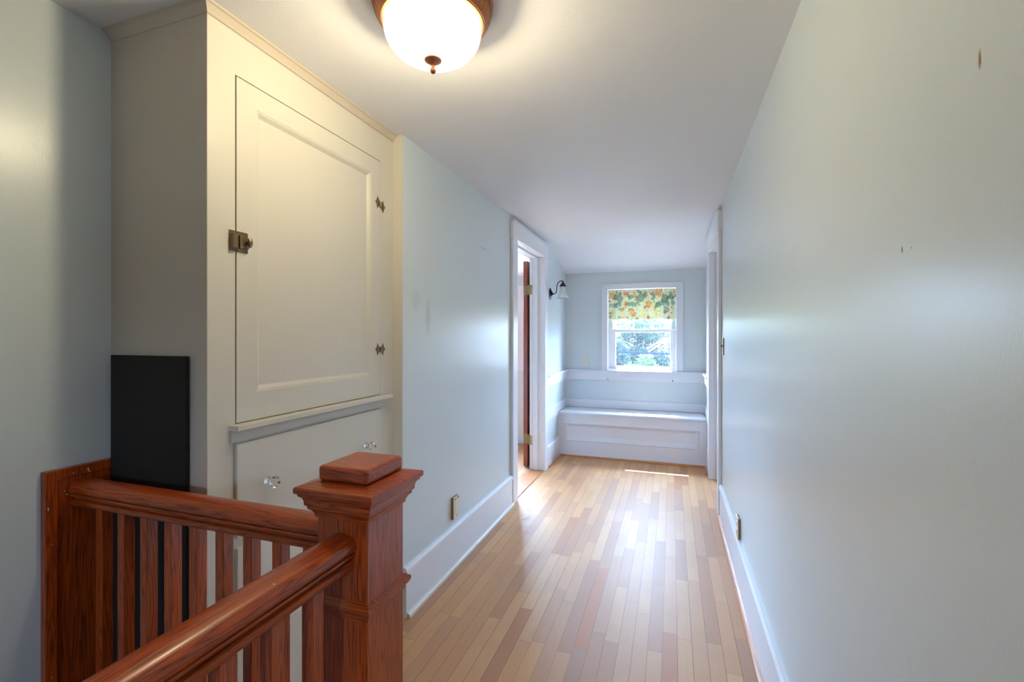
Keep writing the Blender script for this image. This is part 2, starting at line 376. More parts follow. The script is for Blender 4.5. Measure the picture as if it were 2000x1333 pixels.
# baseboards
def baseprof(x, sgn, h1=.188, h2=.224):
    return [(x, 0), (x+sgn*.016, 0), (x+sgn*.016, h1), (x+sgn*.021, h1+.004), (x+sgn*.020, h2-.012), (x+sgn*.012, h2), (x, h2)]
struct('baseboard_left', MB().sweep(baseprof(XL, 1), 1.824, 3.303, 1), M['trim'], 'tall white baseboard along the left wall')
struct('baseboard_right', MB().sweep(baseprof(XR, -1, .196, .236), -2.69, 3.535, 1), M['trim'], 'tall white baseboard along the right wall')
struct('trim_1', MB().sweep([(XL+.016, 0), (XL+.033, 0), (XL+.031, .012), (XL+.024, .019), (XL+.016, .021)], 1.83, 3.31, 1), M['cream'], 'cream painted shoe moulding at the left wall')
struct('trim_2', MB().sweep([(XR-.016, 0), (XR-.034, 0), (XR-.032, .012), (XR-.025, .017), (XR-.016, .019)], -2.69, 3.54, 1), M['shoe'], 'orange wood shoe moulding at the right wall')
struct('baseboard_alcove', MB().sweep(baseprof(XL, 1, .17, .205), 4.345, 4.838, 1).sweep(baseprof(XR, -1, .17, .205), 4.575, 4.838, 1), M['trim'], 'short white baseboard ends beside the window seat')
sh = MB().box(XL+.02, XL+.036, 4.345, 4.84, 0, .016).box(XR-.036, XR-.02, 4.575, 4.84, 0, .016).box(XL+.02, XR-.02, 4.822, 4.839, 0, .018)
struct('trim_3', sh, M['shoe'], 'orange wood shoe moulding around the window seat base', .003)
struct('trim_4', MB().box(-1.27, XL+.004, D1[0]+.001, D1[1]-.001, 0, .006), M['shoe'], 'orange wood threshold of the left doorway', .002)
# chair rail boards round the alcove
cr = MB()
LZ = .889
cr.box(XL+.001, XL+.016, 4.345, YB-.001, .778, LZ-.016); cr.box(XL+.001, XL+.038, 4.36, YB-.001, LZ-.016, LZ)
cr.box(XR-.016, XR-.001, 4.575, YB-.001, .778, LZ-.016); cr.box(XR-.038, XR-.001, 4.60, YB-.001, LZ-.016, LZ)
cr.box(XL+.016, XR-.016, YB-.016, YB-.001, .778, LZ-.016); cr.box(XL+.038, XR-.038, YB-.038, YB-.001, LZ-.016, LZ)
cr.box(XL+.001, XL+.014, 4.345, YB-.001, .47, .562); cr.box(XL+.001, XL+.014, 4.345, 4.80, .44, .47)
cr.box(XR-.014, XR-.001, 4.575, YB-.001, .47, .562); cr.box(XR-.014, XR-.001, 4.575, 4.80, .44, .47)
cr.box(XL+.014, XR-.014, YB-.014, YB-.001, .47, .562)
struct('trim_5', cr, M['trim'], 'white ledge boards running round the window alcove', .002)

# crown on the cabinet
cw = MB()
h = .022; d = .026; z1 = CZ-.0005
def crown_pts(z, dd): return [(XC+dd, 1.82, z), (XC+dd, .929-dd, z), (XS+.001, .929-dd, z)]
rows = [(CZ-h-.004, .0015), (CZ-h-.004, .004), (CZ-.018, .010), (CZ-.008, .019), (CZ-.005, d), (z1, d), (z1, .0015)]
vs_ = [p for z, dd in rows for p in crown_pts(z, dd)]
fs = []
for i in range(len(rows)):
    j = (i+1) % len(rows)
    for k in range(2): fs.append((i*3+k, i*3+k+1, j*3+k+1, j*3+k))
cw.add(vs_, fs); cw.add(vs_, [tuple(i*3 for i in range(len(rows))), tuple(i*3+2 for i in range(len(rows)))])
struct('trim_6', cw, M['creamshade'], 'small cream crown moulding on top of the built-in cabinet')

# ------------------------------------------------------------------ doors
def door_set(name, label, side, y0, y1, head_top, cw_=.108):
    s = 1 if side == 'left' else -1
    x = XL if side == 'left' else XR
    r = thing(name, label, None, (x, (y0+y1)/2, 0), kind='structure')
    m = MB(); f = x+s*.022
    for a, b in ((y0-cw_, y0), (y1, y1+cw_)):
        m.box(min(x, f)+(.0005 if s > 0 else 0), max(x, f)-(.0005 if s < 0 else 0), a, b, 0, DH)
    build('casing', m, M['trim'], r, .003)
    f2 = x+s*.026
    m = MB().box(min(x, f2), max(x, f2), y0-cw_-.004, y1+cw_+.004, DH+.002, head_top-.012)
    f3 = x+s*.034
    m.box(min(x, f3), max(x, f3), y0-cw_-.006, y1+cw_+.006, head_top-.014, head_top)
    build('head_casing', m, M['trim'], r, .002)
    xi = x-s*.127; m = MB(); lo, hi = min(x, xi), max(x, xi)
    lo -= .004; hi += .004
    m.box(lo, hi, y0-.02, y0, 0, DH).box(lo, hi, y1, y1+.02, 0, DH).box(lo, hi, y0-.02, y1+.02, DH, DH+.02)
    build('jamb', m, M['trim'], r, .002)
    a = x-s*.047; b = x-s*.085; m = MB(); lo, hi = min(a, b), max(a, b)
    m.box(lo, hi, y0, y0+.012, 0, DH).box(lo, hi, y1-.012, y1, 0, DH).box(lo, hi, y0+.012, y1-.012, DH-.012, DH)
    # thin beads that stripe the jamb
    for q in (.02, .034, .100, .112): m.box(min(x-s*q, x-s*(q+.005)), max(x-s*q, x-s*(q+.005)), y1-.004, y1, 0, DH)
    build('door_stop', m, M['trim'], r, .002)
    return r
d1 = door_set('door_1', 'left doorway in white casing with a brown door standing open', 'left', D1[0], D1[1], 2.136)
# far casing profile grooves facing the hall are covered by casing; leaf folded back into the side room
m = MB(); TH = .042; LX = -1.353
m.box(LX, LX+TH, 4.285, 5.03, .012, 1.985)
leaf = build('door_leaf', m, M['door'], d1, .002, 'reddish brown wooden door leaf folded back')
for z0 in (.235, 1.66):
    z1_ = z0+.09
    m = MB().box(LX+.005, LX+TH+.006, 4.281, 4.2848, z0, z1_)
    m.tube([(-1.292, 4.268, z0-.006), (-1.292, 4.268, z1_+.006)], .0075)
    m.box(-1.306, -1.292, 4.272, 4.284, z0, z1_)
    m.box(-1.285, -1.2475, 4.2262, 4.2298, z0, z1_).box(-1.292, -1.2795, 4.2262, 4.268, z0, z1_)
    hg = build('hinge', m, M['brass'], d1, .001, 'aged brass door hinge')
    for q in (.015, .045, .075):
        for dx_ in (.014, .032): build('screw', MB().tube([(LX+dx_, 4.2812, z0+q), (LX+dx_, 4.2790, z0+q)], .003, 8), M['brassdark'], hg)
d2 = door_set('door_2', 'right doorway in white casing nearly edge on', 'right', D2[0], D2[1], 2.150, .118)
m = MB().box(.455, .495, D2[0]-.72, D2[0]+.02, .012, DH-.01)
m2 = MB().box(XR+.087, XR+.122, D2[0]+.003, D2[1]-.003, .01, DH-.004)
build('door_leaf', m2, M['trim'], d2, .002, 'closed white door leaf set deep in the jamb')

# ------------------------------------------------------------------ windows
def window(name, label, O, casing_w, full=True, stool=None):
    x0, x1, z0, z1 = O
    r = thing(name, label, None, ((x0+x1)/2, YB, z0), kind='structure')
    c = casing_w; m = MB()
    zb = LZ+.001 if full else z0-.02
    m.box(x0-c, x0, YB-.020, YB-.0005, zb, z1+.06).box(x1, x1+c, YB-.020, YB-.0005, zb, z1+.06).box(x0, x1, YB-.020, YB-.0005, z1, z1+.06)
    build('window_casing', m, M['trim'], r, .003)
    m = MB()
    m.box(x0-.011, x0, YB-.001, 5.34, z0-.0, z1).box(x1, x1+.011, YB-.001, 5.34, z0, z1).box(x0-.011, x1+.011, YB-.001, 5.34, z1, z1+.011)
    m.box(x0-.011, x1+.011, YB-.015 if full else YB-.05, 5.40, z0-.018, z0)
    # parting stops
    for a, b in ((x0, x0+.014), (x1-.014, x1)): m.box(a, b, 5.222, 5.238, z0, z1)
    build('window_frame', m, M['trim'], r, .002)
    gx0, gx1 = x0+.080, x1-.062
    if not full: gx0, gx1 = x0+.05, x1-.05
    zr0, zr1 = (1.306, 1.340) if full else (z0+(z1-z0)*.5-.017, z0+(z1-z0)*.5+.017)
    m = MB(); ya, yb = 5.242, 5.276
    m.box(x0+.002, gx0, ya, yb, z0+.002, zr1).box(gx1, x1-.002, ya, yb, z0+.002, zr1).box(gx0, gx1, ya, yb, z0+.002, z0+.037).box(gx0, gx1, ya, yb, zr0, zr1)
    ls = build('lower_sash', m, M['trim'], r, .003)
    build('glass_pane', MB().box(gx0, gx1, 5.258, 5.261, z0+.037, zr0), M['glass'], ls)
    m = MB(); ya, yb = 5.282, 5.312
    m.box(x0+.002, gx0+.008, ya, yb, zr0, z1-.002).box(gx1-.008, x1-.002, ya, yb, zr0, z1-.002).box(gx0+.008, gx1-.008, ya, yb, z1-.04, z1-.002).box(gx0+.008, gx1-.008, ya, yb, zr0-.002, zr1-.004)
    us = build('upper_sash', m, M['trim'], r, .003)
    m = MB()
    for k in (1, 2):
        xx = gx0+(gx1-gx0)*k/3; m.box(xx-.007, xx+.007, ya+.004, yb-.004, zr1-.004, z1-.04)
    build('muntin', m, M['trim'], us, .002)
    build('glass_pane', MB().box(gx0+.008, gx1-.008, 5.296, 5.299, zr1-.004, z1-.04), M['glass'], us)
    build('insect_screen', MB().box(x0+.003, x1-.003, 5.325, 5.3262, z0+.002, zr0+.01), M['screen'], r)
    if full:
        m = MB().lathe([(.0, -.002), (.004, -.002), (.004, .0)], (x1-.028, 5.240, 1.165), 1, 12).lathe([(.0, -.002), (.004, -.002), (.004, .0)], (x1-.028, 5.240, .955), 1, 12)
        build('sash_pin', m, M['brassdark'], r)
        m = MB().box(x0+.0145, x0+.050, 5.2245, 5.2415, zr1, 1.62).box(x1-.050, x1-.0145, 5.2245, 5.2415, zr1, 1.62)
        build('side_track', m, M['green'], r, .002)
    return r
window('window_1', 'double hung white window above the window seat', WO, .067)
window('window_2', 'white window of the side room seen through the left doorway', WO2, .09, False)
# rear window added behind the camera to let in fill light
r = thing('fill_window', 'added rear window for fill light, unseen behind the viewer', None, ((RW[0]+RW[1])/2, -2.72, RW[2]), kind='structure')
m = MB(); c = .08
for a in ((RW[0]-c, RW[0]+.03), (RW[1]-.03, RW[1]+c)): m.box(a[0], a[1], -2.70, -2.68, RW[2]-c, RW[3]+c)
m.box(RW[0]+.03, RW[1]-.03, -2.70, -2.68, RW[2]-c, RW[2]+.03).box(RW[0]+.03, RW[1]-.03, -2.70, -2.68, RW[3]-.03, RW[3]+c).box(RW[0]+.03, RW[1]-.03, -2.70, -2.68, 1.44, 1.46)
build('window_frame', m, M['trim'], r, .003)

# ------------------------------------------------------------------ built-in cabinet
cab = thing('linen_cabinet', 'tall cream built-in linen cabinet with one panelled door over drawers', 'cabinet', (-1.39, 1.37, 0))
DY = (1.018, 1.719); DZ = (1.0165, 2.022)
m = MB()
gy0, gy1, gz0, gz1 = DY[0]-.0045, DY[1]+.002, DZ[0]-.0025, DZ[1]+.003
m.box(-1.215, XC, .929, gy0, 0, 2.172).box(-1.215, XC, gy1, 1.8215, 0, 2.172).box(-1.215, XC, gy0, gy1, gz1, 2.172).box(-1.215, XC, gy0, gy1, .0, gz0)
build('face_frame', m, M['cream'], cab)
build('side_panel', MB().box(-1.5825, XC-.0004, .9275, .9288, 0, 2.172).box(-1.5825, -1.2152, .9288, .945, 0, 2.172).box(-1.56, -1.2152, 1.81, 1.8215, 0, 2.172), M['creamshade'], cab)
build('filler_strip', MB().box(XC+.0002, XL-.001, 1.8165, 1.8218, 0, 2.172), M['cream'], cab)
build('gap_shade_sheet', MB().box(-1.26, -1.25, .946, 1.80, 0, 2.17), M['gapshade'], cab)  # dark sheet added behind the door gap, shade painted in
# door with recessed panel
m = MB(); P = (1.087, 1.658, 1.100, 1.957)
def px_(x): return lambda u, v, dd: (x-dd, u, v)
dxf = XC+.0005
m.frame((DY[0], DY[1], DZ[0], DZ[1]), P, lambda u, v, dd: (dxf, u, v), 0)
m.frame(P, (P[0]+.003, P[1]-.003, P[2]+.003, P[3]-.003), px_(dxf), .002)
m.frame((P[0]+.003, P[1]-.003, P[2]+.003, P[3]-.003), (P[0]+.006, P[1]-.006, P[2]+.006, P[3]-.006), lambda u, v, dd: (dxf-.002, u, v), 0)
Q = (P[0]+.006, P[1]-.006, P[2]+.006, P[3]-.006); R_ = (Q[0]+.012, Q[1]-.012, Q[2]+.012, Q[3]-.012)
m.frame(Q, R_, lambda u, v, dd: (dxf-.002-dd, u, v), .010)
m.add([(dxf-.012, R_[0], R_[2]), (dxf-.012, R_[1], R_[2]), (dxf-.012, R_[1], R_[3]), (dxf-.012, R_[0], R_[3])], [(0, 1, 2, 3)])
xb = dxf-.022
m.add([(dxf, DY[0], DZ[0]), (dxf, DY[1], DZ[0]), (dxf, DY[1], DZ[1]), (dxf, DY[0], DZ[1]), (xb, DY[0], DZ[0]), (xb, DY[1], DZ[0]), (xb, DY[1], DZ[1]), (xb, DY[0], DZ[1])],
      [(0, 1, 5, 4), (1, 2, 6, 5), (2, 3, 7, 6), (3, 0, 4, 7), (4, 5, 6, 7)])
cdoor = build('door', m, M['cream'], cab)
# seam lines of stiles
m = MB()
m.box(XC, XC+.012, .99+.006, 1.769-.006, 1.0, 1.012)
build('ledge', MB().box(XC+.0003, XC+.036, .992, 1.766, .998, 1.0140), M['cream'], cab, .002)
build('ledge_apron', MB().box(XC+.0003, XC+.004, .998, 1.760, .962, .998), M['cream'], cab, .001)
# drawers
for z0, z1_ in ((.685, .957), (.383, .657), (.085, .357)):
    dr = build('drawer', MB().box(XC+.0005, XC+.0125, 1.010, 1.712, z0, z1_), M['cream'], cab, .002)
    for ky in (1.112, 1.600):
        zc = (z0+z1_)/2+(.002 if z0 > .6 else 0); xk = XC+.0125
        seg = 8; c = (xk, ky, zc)
        kn = build('glass_knob', MB().lathe([(.0105, .0003), (.0125, .003), (.0125, .008), (.008, .012), (.0065, .018), (.010, .022), (.0165, .029), (.0175, .034), (.0155, .041), (.009, .047), (.0045, .048)], c, 0, 10, False), M['crystal'], dr, .0005, 'clear faceted glass knob', 1)
        build('screw', MB().lathe([(0, .0535), (.002, .0530), (.0038, .0510), (.0036, .0482), (0, .0482)], c, 0, 14), M['brassdark'], dr)
# latch
m = MB(); zc = 1.543
m.box(XC+.0008, XC+.0028, .993, 1.0145, 1.513, 1.573).box(XC+.0008, XC+.0028, 1.0165, 1.055, 1.513, 1.573)
m.box(XC+.0028, XC+.017, .9945, 1.0105, 1.521, 1.562).box(XC+.0028, XC+.015, 1.0175, 1.0275, 1.523, 1.560).box(XC+.0028, XC+.009, 1.0275, 1.0545, 1.526, 1.557)
la = build('latch', m, M['brassdark'], cab, .0015, 'tarnished bronze cupboard latch')
build('latch_knob', MB().lathe([(.004, .010), (.004, .017), (.009, .020), (.0125, .024), (.012, .028), (.006, .031), (0, .0315)], (XC-.004, 1.046, 1.542), 0, 20, sx=.6, sy=1.15), M['brassdark'], la)
for yy in (1.022, 1.050):
    for zz in (1.5185, 1.568): build('screw', MB().lathe([(0, .0042), (.0015, .004), (.0026, .0026)], (XC, yy, zz), 0, 10), M['brass'], la)
def butterfly(zc, tilt):
    m = MB(); yc = DY[1]+.001
    wing = [(.004, .009), (.010, .011), (.020, .027), (.024, .013), (.035, .001), (.024, -.012), (.021, -.026), (.010, -.011), (.004, -.009)]
    for s in (-1, 1):
        pts = []
        for a, b in wing: pts.append((yc+s*a, zc+b+(-s*tilt)))
        m.sweep(pts, XC+.0009, XC+.0030, 0)
    m.tube([(XC+.005, yc, zc-.0115), (XC+.005, yc, zc+.0115)], .0042, 12)
    m.box(XC+.0009, XC+.005, yc-.006, yc+.006, zc-.009-tilt*.3, zc+.009+tilt*.3)
    hg = build('hinge', m, M['brassdark'], cab, .0004, 'tarnished butterfly hinge', 1)
    for s in (-1, 1):
        for a, b in ((.019, .015), (.019, -.015), (.028, 0)): build('screw', MB().lathe([(0, .0042), (.0014, .004), (.0024, .003)], (XC, yc+s*a, zc+b-s*tilt), 0, 8), M['dark'], hg)
butterfly(1.836, .006); butterfly(1.211, 0)

# ------------------------------------------------------------------ window seat
bn = thing('window_bench', 'white built-in window seat with a panelled front', 'bench', (-.4, 5.0, 0))
build('seat_board', MB().box(XL+.015, XR-.015, 4.812, YB-.015, .449, .4675), M['trim'], bn, .004)
m = MB(); A = (XL+.0005, XR-.0005, .002, .4485); B = (-1.07, .252, .163, .354); Bi = (-1.062, .244, .171, .346); B2 = (-1.026, .205, .214, .315)
fY = 4.84
mp = lambda off: (lambda u, v, dd: (u, fY+off+dd, v))
m.frame(A, B, mp(0), 0); m.frame(B, Bi, mp(0), -.006); m.frame(Bi, B2, mp(-.006), .030)
m.add([(B2[0], fY+.024, B2[2]), (B2[1], fY+.024, B2[2]), (B2[1], fY+.024, B2[3]), (B2[0], fY+.024, B2[3])], [(0, 1, 2, 3)])
m.add([(A[0], fY, A[2]), (A[1], fY, A[2]), (A[1], fY, A[3]), (A[0], fY, A[3]), (A[0], fY+.03, A[2]), (A[1], fY+.03, A[2]), (A[1], fY+.03, A[3]), (A[0], fY+.03, A[3])], [(0, 1, 5, 4), (1, 2, 6, 5), (2, 3, 7, 6), (3, 0, 4, 7), (4, 5, 6, 7)])
build('front_panel', m, M['trim'], bn)

# ------------------------------------------------------------------ stair railing
rl = thing('stair_railing', 'reddish brown wooden stair railing with square newel post and balusters', 'railing', (-.631, .845, 0))
NX = (-.692, -.57); NY = (.78, .91)
def sqstack(rows, cx0=NX, cy0=NY):
    """rows of (offset, z): square rings around the newel section"""
    m = MB(); vs_ = []
    for o, z in rows: vs_ += [(cx0[0]-o, cy0[0]-o, z), (cx0[1]+o, cy0[0]-o, z), (cx0[1]+o, cy0[1]+o, z), (cx0[0]-o, cy0[1]+o, z)]
    fs = [(i*4+k, i*4+(k+1) % 4, i*4+4+(k+1) % 4, i*4+4+k) for i in range(len(rows)-1) for k in range(4)]
    n = len(rows)-1
    m.add(vs_, fs+[(0, 3, 2, 1), (n*4, n*4+1, n*4+2, n*4+3)]); return m
newel = build('newel_post', sqstack([(0, 0), (0, .904)]), M['railz'], rl, .0025)
build('newel_band', sqstack([(.0004, .700), (.003, .703), (.004, .710), (.010, .716), (.013, .722), (.013, .729), (.006, .734), (.0004, .738)]), M['railx'], newel, .0012)
build('newel_base', sqstack([(.002, .0), (.016, .001), (.016, .13), (.010, .145), (.0004, .15)]), M['railx'], newel, .001)
build('newel_cap', sqstack([(0, .896), (.0035, .8965), (.005, .904), (.008, .910), (.013, .9145), (.0145, .9165), (.0145, .9215), (.0185, .9235), (.019, .932), (.0215, .939), (.0275, .944), (.0275, .948), (.032, .9495), (.033, .952), (.033, .9605), (.031, .9625), (.0, .9705)]), M['railx'], newel, .0012)
bk = build('cap_block', sqstack([(0, .9705), (0, 1.002)]), M['railx'], newel, .008, seg=4)
HW = .033
def railprof(c, up=True):
    half = [(.018, .8025), (.025, .8035), (.0285, .808), (.0285, .817), (.0255, .8195), (.0195, .8205), (.019, .826), (.0225, .8275), (.029, .8285), (.031, .832), (.030, .8345), (.026, .8360), (.0295, .8375), (.0330, .842), (.0340, .849), (.0320, .857), (.0265, .8635), (.017, .868), (.007, .870)]
    return [(c+a, z) for a, z in half]+[(c-a, z) for a, z in reversed(half)]
# far rail runs across (x), near rail runs towards the viewer (y)
m = MB(); yc = .845; xc = -.629
m.sweep(railprof(yc), -1.5605, NX[0]+.001, 0, True); build('handrail', m, M['railx'], rl)
m = MB().sweep(railprof(xc), -1.6, NY[0]+.001, 1, True); build('handrail', m, M['raily'], rl)
m = MB().box(-1.56, NX[0]-.016, yc-.03, yc+.03, .02, .07); build('bottom_rail', m, M['railx'], rl, .004)
m = MB().box(xc-.03, xc+.03, -1.6, NY[0]-.016, .02, .07); build('bottom_rail', m, M['raily'], rl, .004)
b0 = None; bw = .013
sp_ = [(-.770-.0885*k, yc+.0052) for k in range(9)]+[(-.630, .698-.0920*k) for k in range(24)]
for (bx_, by_) in sp_:
    if b0 is None:
        o = rl; m = MB().box(bx_-bw, bx_+bw, by_-.0145, by_+.0145, .071, .804)
        b0 = build('baluster', m, M['railz'], rl, .002); bp = (bx_, by_)
    else:
        q = b0.copy(); C.objects.link(q); q.parent = rl; q.location = (bx_-bp[0], by_-bp[1], 0)
        q.scale = (1, 1, 1)
# wall panel at the left end
wp = build('wall_panel', MB().box(XS+.0005, XS+.016, .770, .9265, -.3, .898), M['railz'], rl, .001)
m = MB(); m.box(XS+.0005, XS+.022, .768, .9265, .880, .908)
m.box(XS+.0005, XS+.0225, .762, .790, -.3, .9085)
build('panel_moulding', m, M['railz'], wp, .003)
m = MB()   # paint drips and chips
def chip(cx, cy, cz, a, b, nrm):
    m = MB()
    pts = [(math.cos(2*PI*k/9)*random.uniform(.6, 1), math.sin(2*PI*k/9)*random.uniform(.6, 1)) for k in range(9)]
    if nrm == 'x': v3 = [(cx, cy+p*a, cz+q*b) for p, q in pts]; d_ = Vector((.0007, 0, 0))
    else: v3 = [(cx+p*a, cy, cz+q*b) for p, q in pts]; d_ = Vector((0, -.0007, 0))
    m.add(v3+[tuple(Vector(p)+d_) for p in v3], [tuple(range(9)), tuple(range(9, 18))]+[(k, (k+1) % 9, 9+(k+1) % 9, 9+k) for k in range(9)])
    build('paint_chip', m, M['trim'], wp)
chip(XS+.0225, .857, .893, .002, .006, 'x'); chip(XS+.0225, .860, .886, .0015, .004, 'x'); chip(XS+.0227, .768, .81, .0012, .007, 'x')
chip(XS+.0165, .812, .835, .003, .0015, 'x'); chip(XS+.0165, .806, .846, .002, .0012, 'x')

# ------------------------------------------------------------------ black panel leaning by the cabinet
m = MB().box(-1.560, -1.2545, .9125, .9235, .001, 1.213)
o = tag(build('black_panel', m, M['black'], None, .001), 'tall plain black panel standing upright between the railing and the cabinet side', 'board')

# ------------------------------------------------------------------ ceiling lamp
LXc, LYc = LAMP_POS
cl = thing('ceiling_light', 'lit flush mount ceiling light with white glass bowl and embossed copper ring', 'ceiling light', (LXc, LYc, CZ))
RP = [(.120, -.001), (.1615, -.001), (.1630, -.006), (.1625, -.012), (.1590, -.016), (.1585, -.020), (.1560, -.022), (.1545, -.032), (.1500, -.044), (.1440, -.055), (.1400, -.058), (.1370, -.061), (.1320, -.061), (.1300, -.058), (.127, -.050), (.120, -.02)]
ring = build('ring', MB().lathe(RP, (LXc, LYc, CZ), 2, 96), M['copper'], cl)
# braided relief: two intertwined waves on the slope of the ring
def ring_r(tt):   # tt 0..1 down the slope
    return .1565+(.1385-.1565)*tt, -.021+(-.058+.021)*tt
m = MB()
for ph in (0, PI):
    pts = []
    N = 360
    for k in range(N+1):
        a = 2*PI*k/N; tt = .5+.38*math.sin(a*22+ph); rr, zz = ring_r(tt); rr += .0015+.001*math.cos(a*44)
        pts.append((LXc+rr*math.cos(a), LYc+rr*math.sin(a), CZ+zz))
    m.tube(pts, .0030, 6)
for tt in (.0, .98):
    pts = [(LXc+(ring_r(tt)[0]+.001)*math.cos(2*PI*k/96), LYc+(ring_r(tt)[0]+.001)*math.sin(2*PI*k/96), CZ+ring_r(tt)[1]) for k in range(97)]
    m.tube(pts, .0016, 6)
build('braided_relief', m, M['copper'], ring)
BP = [(.1295, -.060), (.1305, -.070), (.1298, -.083), (.1262, -.098), (.1185, -.113), (.106, -.1275), (.089, -.1395), (.067, -.1485), (.041, -.1535), (.014, -.155), (0, -.155)]
build('glass_bowl', MB().lathe(BP, (LXc, LYc, CZ), 2, 64), M['bowl'], cl)
build('finial', MB().lathe([(0, -.1552), (.020, -.1545), (.0235, -.1555), (.0230, -.1580), (.015, -.1635), (.0085, -.1675), (.0065, -.170), (.0052, -.173), (.0054, -.177), (.0072, -.180), (.0082, -.184), (.0070, -.189), (.004, -.192), (0, -.1925)], (LXc, LYc, CZ), 2, 32), M['copper'], cl)
for sx in (-1,):
    pass
pl = bpy.data.lights.new('lamp_glow', 'POINT'); pl.energy = LAMP_W; pl.color = (1, .86, .53); pl.shadow_soft_size = .035
po = bpy.data.objects.new('lamp_glow', pl); C.objects.link(po); po.parent = cl; po.location = (0, 0, -.113)

# ------------------------------------------------------------------ wall sconce
SY, SZ = 4.50, 1.683
scn = thing('wall_sconce', 'small unlit wall sconce with dark curved arm and white bell shade beside the alcove', 'wall lamp', (XL, SY, SZ))
build('back_plate', MB().lathe([(.0, 0.0005), (.058, .0005), (.060, .004), (.052, .009), (.040, .012), (.030, .019), (.014, .026), (.009, .034), (0, .035)], (XL, SY, SZ), 0, 40, sx=.72), M['iron'], scn)
pts = []
ctrl = [(0.03, 0.0), (.045, -.001), (.060, .010), (.068, .035), (.069, .070), (.074, .100), (.090, .119), (.110, .126), (.128, .125), (.130, .110)]
for a, b in ctrl: pts.append((XL+a, SY, SZ+b))
def smoothp(p, n=3):
    for _ in range(n):
        q = [p[0]]
        for i in range(len(p)-1):
            a, b = Vector(p[i]), Vector(p[i+1]); q += [tuple(a*.75+b*.25), tuple(a*.25+b*.75)]
        q.append(p[-1]); p = q
    return p
build('arm', MB().tube(smoothp(pts), .0048, 12), M['iron'], scn)
cx = XL+.130
build('fitter', MB().lathe([(0, .128), (.006, .127), (.007, .112), (.013, .107), (.020, .096), (.030, .078), (.032, .072), (.031, .069), (.026, .069), (0, .069)], (cx, SY, SZ), 2, 32), M['iron'], scn)
pr = [(.0255, .071), (.027, .055), (.030, .030), (.036, .005), (.046, -.020), (.058, -.037), (.063, -.042)]
build('shade', MB().lathe(pr+[(a-.002, b+.001) for a, b in reversed(pr)], (cx, SY, SZ), 2, 40), M['frost'], scn)

# ------------------------------------------------------------------ electrical plates
def on_x(x, s, yc, zc):    # local (u across, v up, d out) -> world on a wall x = const facing s
    return lambda u0, u1, v0, v1, d0, d1: (min(x+s*d0, x+s*d1), max(x+s*d0, x+s*d1), yc+u0, yc+u1, zc+v0, zc+v1)
def on_y(y, xc_, zc):
    return lambda u0, u1, v0, v1, d0, d1: (xc_+u0, xc_+u1, y-d1, y-d0, zc+v0, zc+v1)
def outlet(name, label, f, loc, group=None, thick=.006, raised=False):
    r = thing(name, label, 'outlet', loc, group)
    if raised: build('mounting_box', MB().box(*f(-.034, .034, -.057, .057, .0005, thick-.004)), M['rawedge'], r, label='bare brown edge')
    build('cover_plate', MB().box(*f(-.035, .035, -.058, .058, thick-.004 if raised else .0005, thick)), M['ivory'], r, .0015)
    for vz in (-.0195, .0195):
        rc = build('socket', MB().box(*f(-.0165, .0165, vz-.014, vz+.014, thick-.001, thick+.0015)), M['ivory'], r, .003)
        for q in ((-.0075, -.0055, vz-.002, vz+.006), (.0055, .0075, vz-.002, vz+.006), (-.002, .002, vz-.0095, vz-.0055)):
            build('slot', MB().box(*f(*q, thick+.0010, thick+.0020)), M['dark'], rc)
    return r
outlet('wall_outlet', 'ivory duplex outlet on the alcove wall left of the window', on_y(YB, -.909, .994), (-.909, YB, .994))
f = on_x(XL, 1, 2.339, .321)
r = thing('wall_outlet', 'ivory outlet plate with brown edge low on the left wall above the baseboard', 'outlet', (XL, 2.339, .321))
build('mounting_box', MB().box(*f(-.034, .034, -.059, .059, .0005, .0135)), M['rawedge'], r, label='bare brown edge')
build('cover_plate', MB().box(*f(-.034, .034, -.060, .060, .0135, .0165)), M['ivory'], r, .0012)
build('socket_block', MB().box(*f(-.018, .022, -.034, .034, .0163, .0178)), M['ivory'], r, .001)
for q in ((-.022, -.012, .043, .050), (-.002, .002, .046, .052), (.014, .026, .046, .055), (-.003, .003, -.046, -.040)):
    build('slot', MB().box(*f(*q, .0164, .0172)), M['dark'], r)
outlet('wall_outlet', 'ivory outlet with brown edge low on the right wall', on_x(XR, -1, 2.64, .283), (XR, 2.64, .283), None, .014, True)
sw = thing('light_switch', 'dark metal light switch plate on the right wall beside the doorway', 'light switch', (XR, 3.43, 1.197))
f = on_x(XR, -1, 3.43, 1.197)
build('cover_plate', MB().box(*f(-.035, .035, -.058, .058, .0005, .006)), M['brassdark'], sw, .002)
build('toggle', MB().box(*f(-.004, .004, -.003, .010, .0055, .018)), M['brass'], sw, .001)

